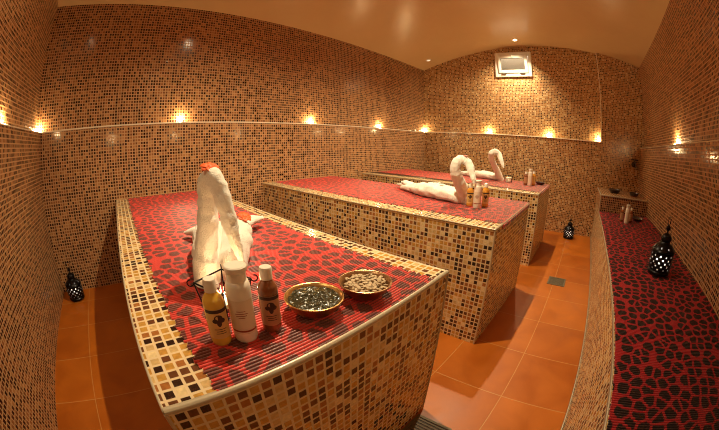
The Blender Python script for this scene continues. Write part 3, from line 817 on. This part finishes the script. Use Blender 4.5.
# big near swan
swan((.300, .895, Z1), math.atan2(1.42 - .88, .54 - .30), 'large white towel swan nearest the camera, orange flower on its head',
     [(.240, .900, .830, .046, .9), (.258, .915, .915, .046, .9), (.286, .935, 1.005, .042, .9), (.298, .945, 1.085, .039, .9), (.302, .942, 1.140, .039, .9), (.306, .918, 1.168, .040, .9), (.314, .880, 1.156, .034, .8), (.320, .845, 1.105, .031, .7), (.326, .815, 1.035, .027, .7), (.331, .795, .975, .019, .7), (.335, .780, .930, .008, .7)],
     .225, .62, .140, [[(.42, 1.34, .87, .050), (.375, 1.41, .868, .040), (.322, 1.475, .853, .012)], [(.56, 1.33, .88, .055), (.66, 1.38, .885, .042), (.765, 1.435, .872, .016)]], 2., w0=.70, creases=7)
# middle swan
swan((2.225, .930, Z1), math.atan2(1.80 - .93, 2.50 - 2.225), 'white towel swan on the middle slab with its tail towards the left wall',
     [(2.235, .92, .835, .062, .8), (2.195, .935, .925, .056, .8), (2.125, .955, 1.025, .048, .8), (2.092, .965, 1.10, .042, .8), (2.105, .955, 1.158, .038, .8), (2.145, .925, 1.172, .036, .8), (2.142, .875, 1.145, .034, .8), (2.112, .835, 1.085, .030, .7), (2.090, .805, 1.035, .020, .7), (2.08, .795, 1.005, .008, .7)],
     .23, .79, .110, [[(2.44, 1.58, .865, .048), (2.47, 1.69, .865, .040), (2.51, 1.80, .855, .014)], [(2.43, 1.56, .875, .045), (2.44, 1.65, .895, .036), (2.45, 1.71, .90, .010)]], 5., w0=.78, creases=6)
# far swan
swan((4.165, 1.205, Z1), math.atan2(1.9 - 1.2, 4.36 - 4.14), 'white towel swan on the farthest slab beside the black candle holder',
     [(4.175, 1.20, .835, .062, .8), (4.10, 1.215, .93, .052, .8), (4.00, 1.24, 1.03, .045, .8), (3.88, 1.25, 1.12, .042, .8), (3.81, 1.235, 1.19, .040, .8), (3.82, 1.19, 1.225, .038, .8), (3.845, 1.14, 1.20, .034, .8), (3.81, 1.095, 1.13, .030, .7), (3.785, 1.06, 1.07, .020, .6), (3.775, 1.04, 1.03, .009, .6)],
     .22, .70, .10, [[(4.33, 1.76, .865, .05), (4.35, 1.88, .865, .035), (4.36, 1.96, .855, .012)]], 8.)

# flowers and petals laid on the swans
def flower(loc, rot, s, label, mat, n=7):
    t = thing('orange_blossom', label, 'flower', loc, 0, 'orange blossoms on the big swan'); t.rotation_euler = rot
    for k in range(n):
        bm = bmesh.new(); a = 2 * math.pi * k / n; rows = []
        for i in range(6):
            u = i / 5; w = .55 * math.sin(math.pi * min(1, .12 + u * .8)) * s
            rows.append([bm.verts.new(Matrix.Rotation(a, 3, 'Z') @ Vector((u * s, w * (j / 4 - .5) * 1.6, s * (.10 + .22 * u - .30 * u * u * u + .10 * abs(j / 4 - .5) + .03 * (k % 2))))) for j in range(5)])
        for i in range(5):
            for j in range(4): bm.faces.new((rows[i][j], rows[i + 1][j], rows[i + 1][j + 1], rows[i][j + 1]))
        o = mesh_obj('petal', bm, mat, t); md = o.modifiers.new('t', 'SOLIDIFY'); md.thickness = .0012
    bm = bmesh.new(); lathe(bm, [(0, 0), (.22 * s, .05 * s), (.26 * s, .2 * s), (.12 * s, .3 * s), (0, .32 * s)], 14); mesh_obj('flower_centre', bm, mat, t)
FL1 = flower((.303, .918, 1.205), (R(22), 0, 0), .034, 'orange blossom on top of the big swan\'s head', M['orange_petal'])
FL2 = flower((.530, 1.160, .966), (R(26), R(6), 0), .034, 'orange blossom laid on the big swan\'s back', M['orange_petal'])
def petal(loc, rot, lx, ly, mat, name, label, cat):
    bm = bmesh.new(); rows = []
    for i in range(9):
        u = i / 8; w = math.sin(math.pi * max(.03, min(.97, u))) ** .8
        rows.append([bm.verts.new(((u - .5) * lx, w * ly * (j / 4 - .5), .006 * (1 - (2 * u - 1) ** 2) - .01 * abs(j / 4 - .5) * w + .002)) for j in range(5)])
    for i in range(8):
        for j in range(4): bm.faces.new((rows[i][j], rows[i + 1][j], rows[i + 1][j + 1], rows[i][j + 1]))
    o = mesh_obj(name, bm, mat, loc=loc); o.rotation_euler = rot; md = o.modifiers.new('t', 'SOLIDIFY'); md.thickness = .0012
    tag(o, label, cat)
petal((2.33, 1.20, Z1 + .118), (R(10), R(8), 1.1), .07, .03, M['leaf'], 'green_leaf', 'small green leaf on the middle swan\'s back', 'leaf')
petal((2.148, .905, 1.202), (0, R(0), 1.2), .045, .03, M['pink_petal'], 'pink_petal', 'pink petal on top of the middle swan\'s looped neck', 'petal')

# ------------------------------------------------------------------ world, camera, view
w = bpy.data.worlds.new('World'); scene.world = w; w.use_nodes = True
w.node_tree.nodes['Background'].inputs['Color'].default_value = (.95, .85, .70, 1)
w.node_tree.nodes['Background'].inputs['Strength'].default_value = 3.5

YAW, PIT, ROL = R(47.05), R(-8.317), R(.861)
fw = Vector((math.sin(YAW) * math.cos(PIT), math.cos(YAW) * math.cos(PIT), math.sin(PIT)))
rt = Vector((math.cos(YAW), -math.sin(YAW), 0)); up_ = rt.cross(fw)
r2 = rt * math.cos(ROL) + up_ * math.sin(ROL); u2 = up_ * math.cos(ROL) - rt * math.sin(ROL)
cam = bpy.data.cameras.new('camera'); cam.type = 'PANO'; cam.panorama_type = 'FISHEYE_EQUISOLID'
cam.sensor_fit = 'HORIZONTAL'; cam.sensor_width = 36; cam.fisheye_lens = 302.967 * 36 / 719; cam.fisheye_fov = R(215)
cam.shift_y = (185.982 - 215) / 430; cam.clip_start = .01; cam.clip_end = 50
co = bpy.data.objects.new('camera', cam); C.objects.link(co)
co.matrix_world = Matrix(((r2.x, u2.x, -fw.x, 0), (r2.y, u2.y, -fw.y, 0), (r2.z, u2.z, -fw.z, 1.28), (0, 0, 0, 1)))
scene.camera = co
vs = scene.view_settings; vs.view_transform = 'Standard'; vs.look = 'None'; vs.gamma = 1; vs.use_curve_mapping = False; vs.exposure = 0
scene.cycles.use_denoising = True
scene.cycles.sample_clamp_indirect = 4
scene.cycles.max_bounces = 10; scene.cycles.diffuse_bounces = 6
scene.cycles.use_adaptive_sampling = False
scene.cycles.pixel_filter_type = 'BLACKMAN_HARRIS'
scene.cycles.filter_width = 1.05
scene.cycles.denoising_prefilter = 'NONE'
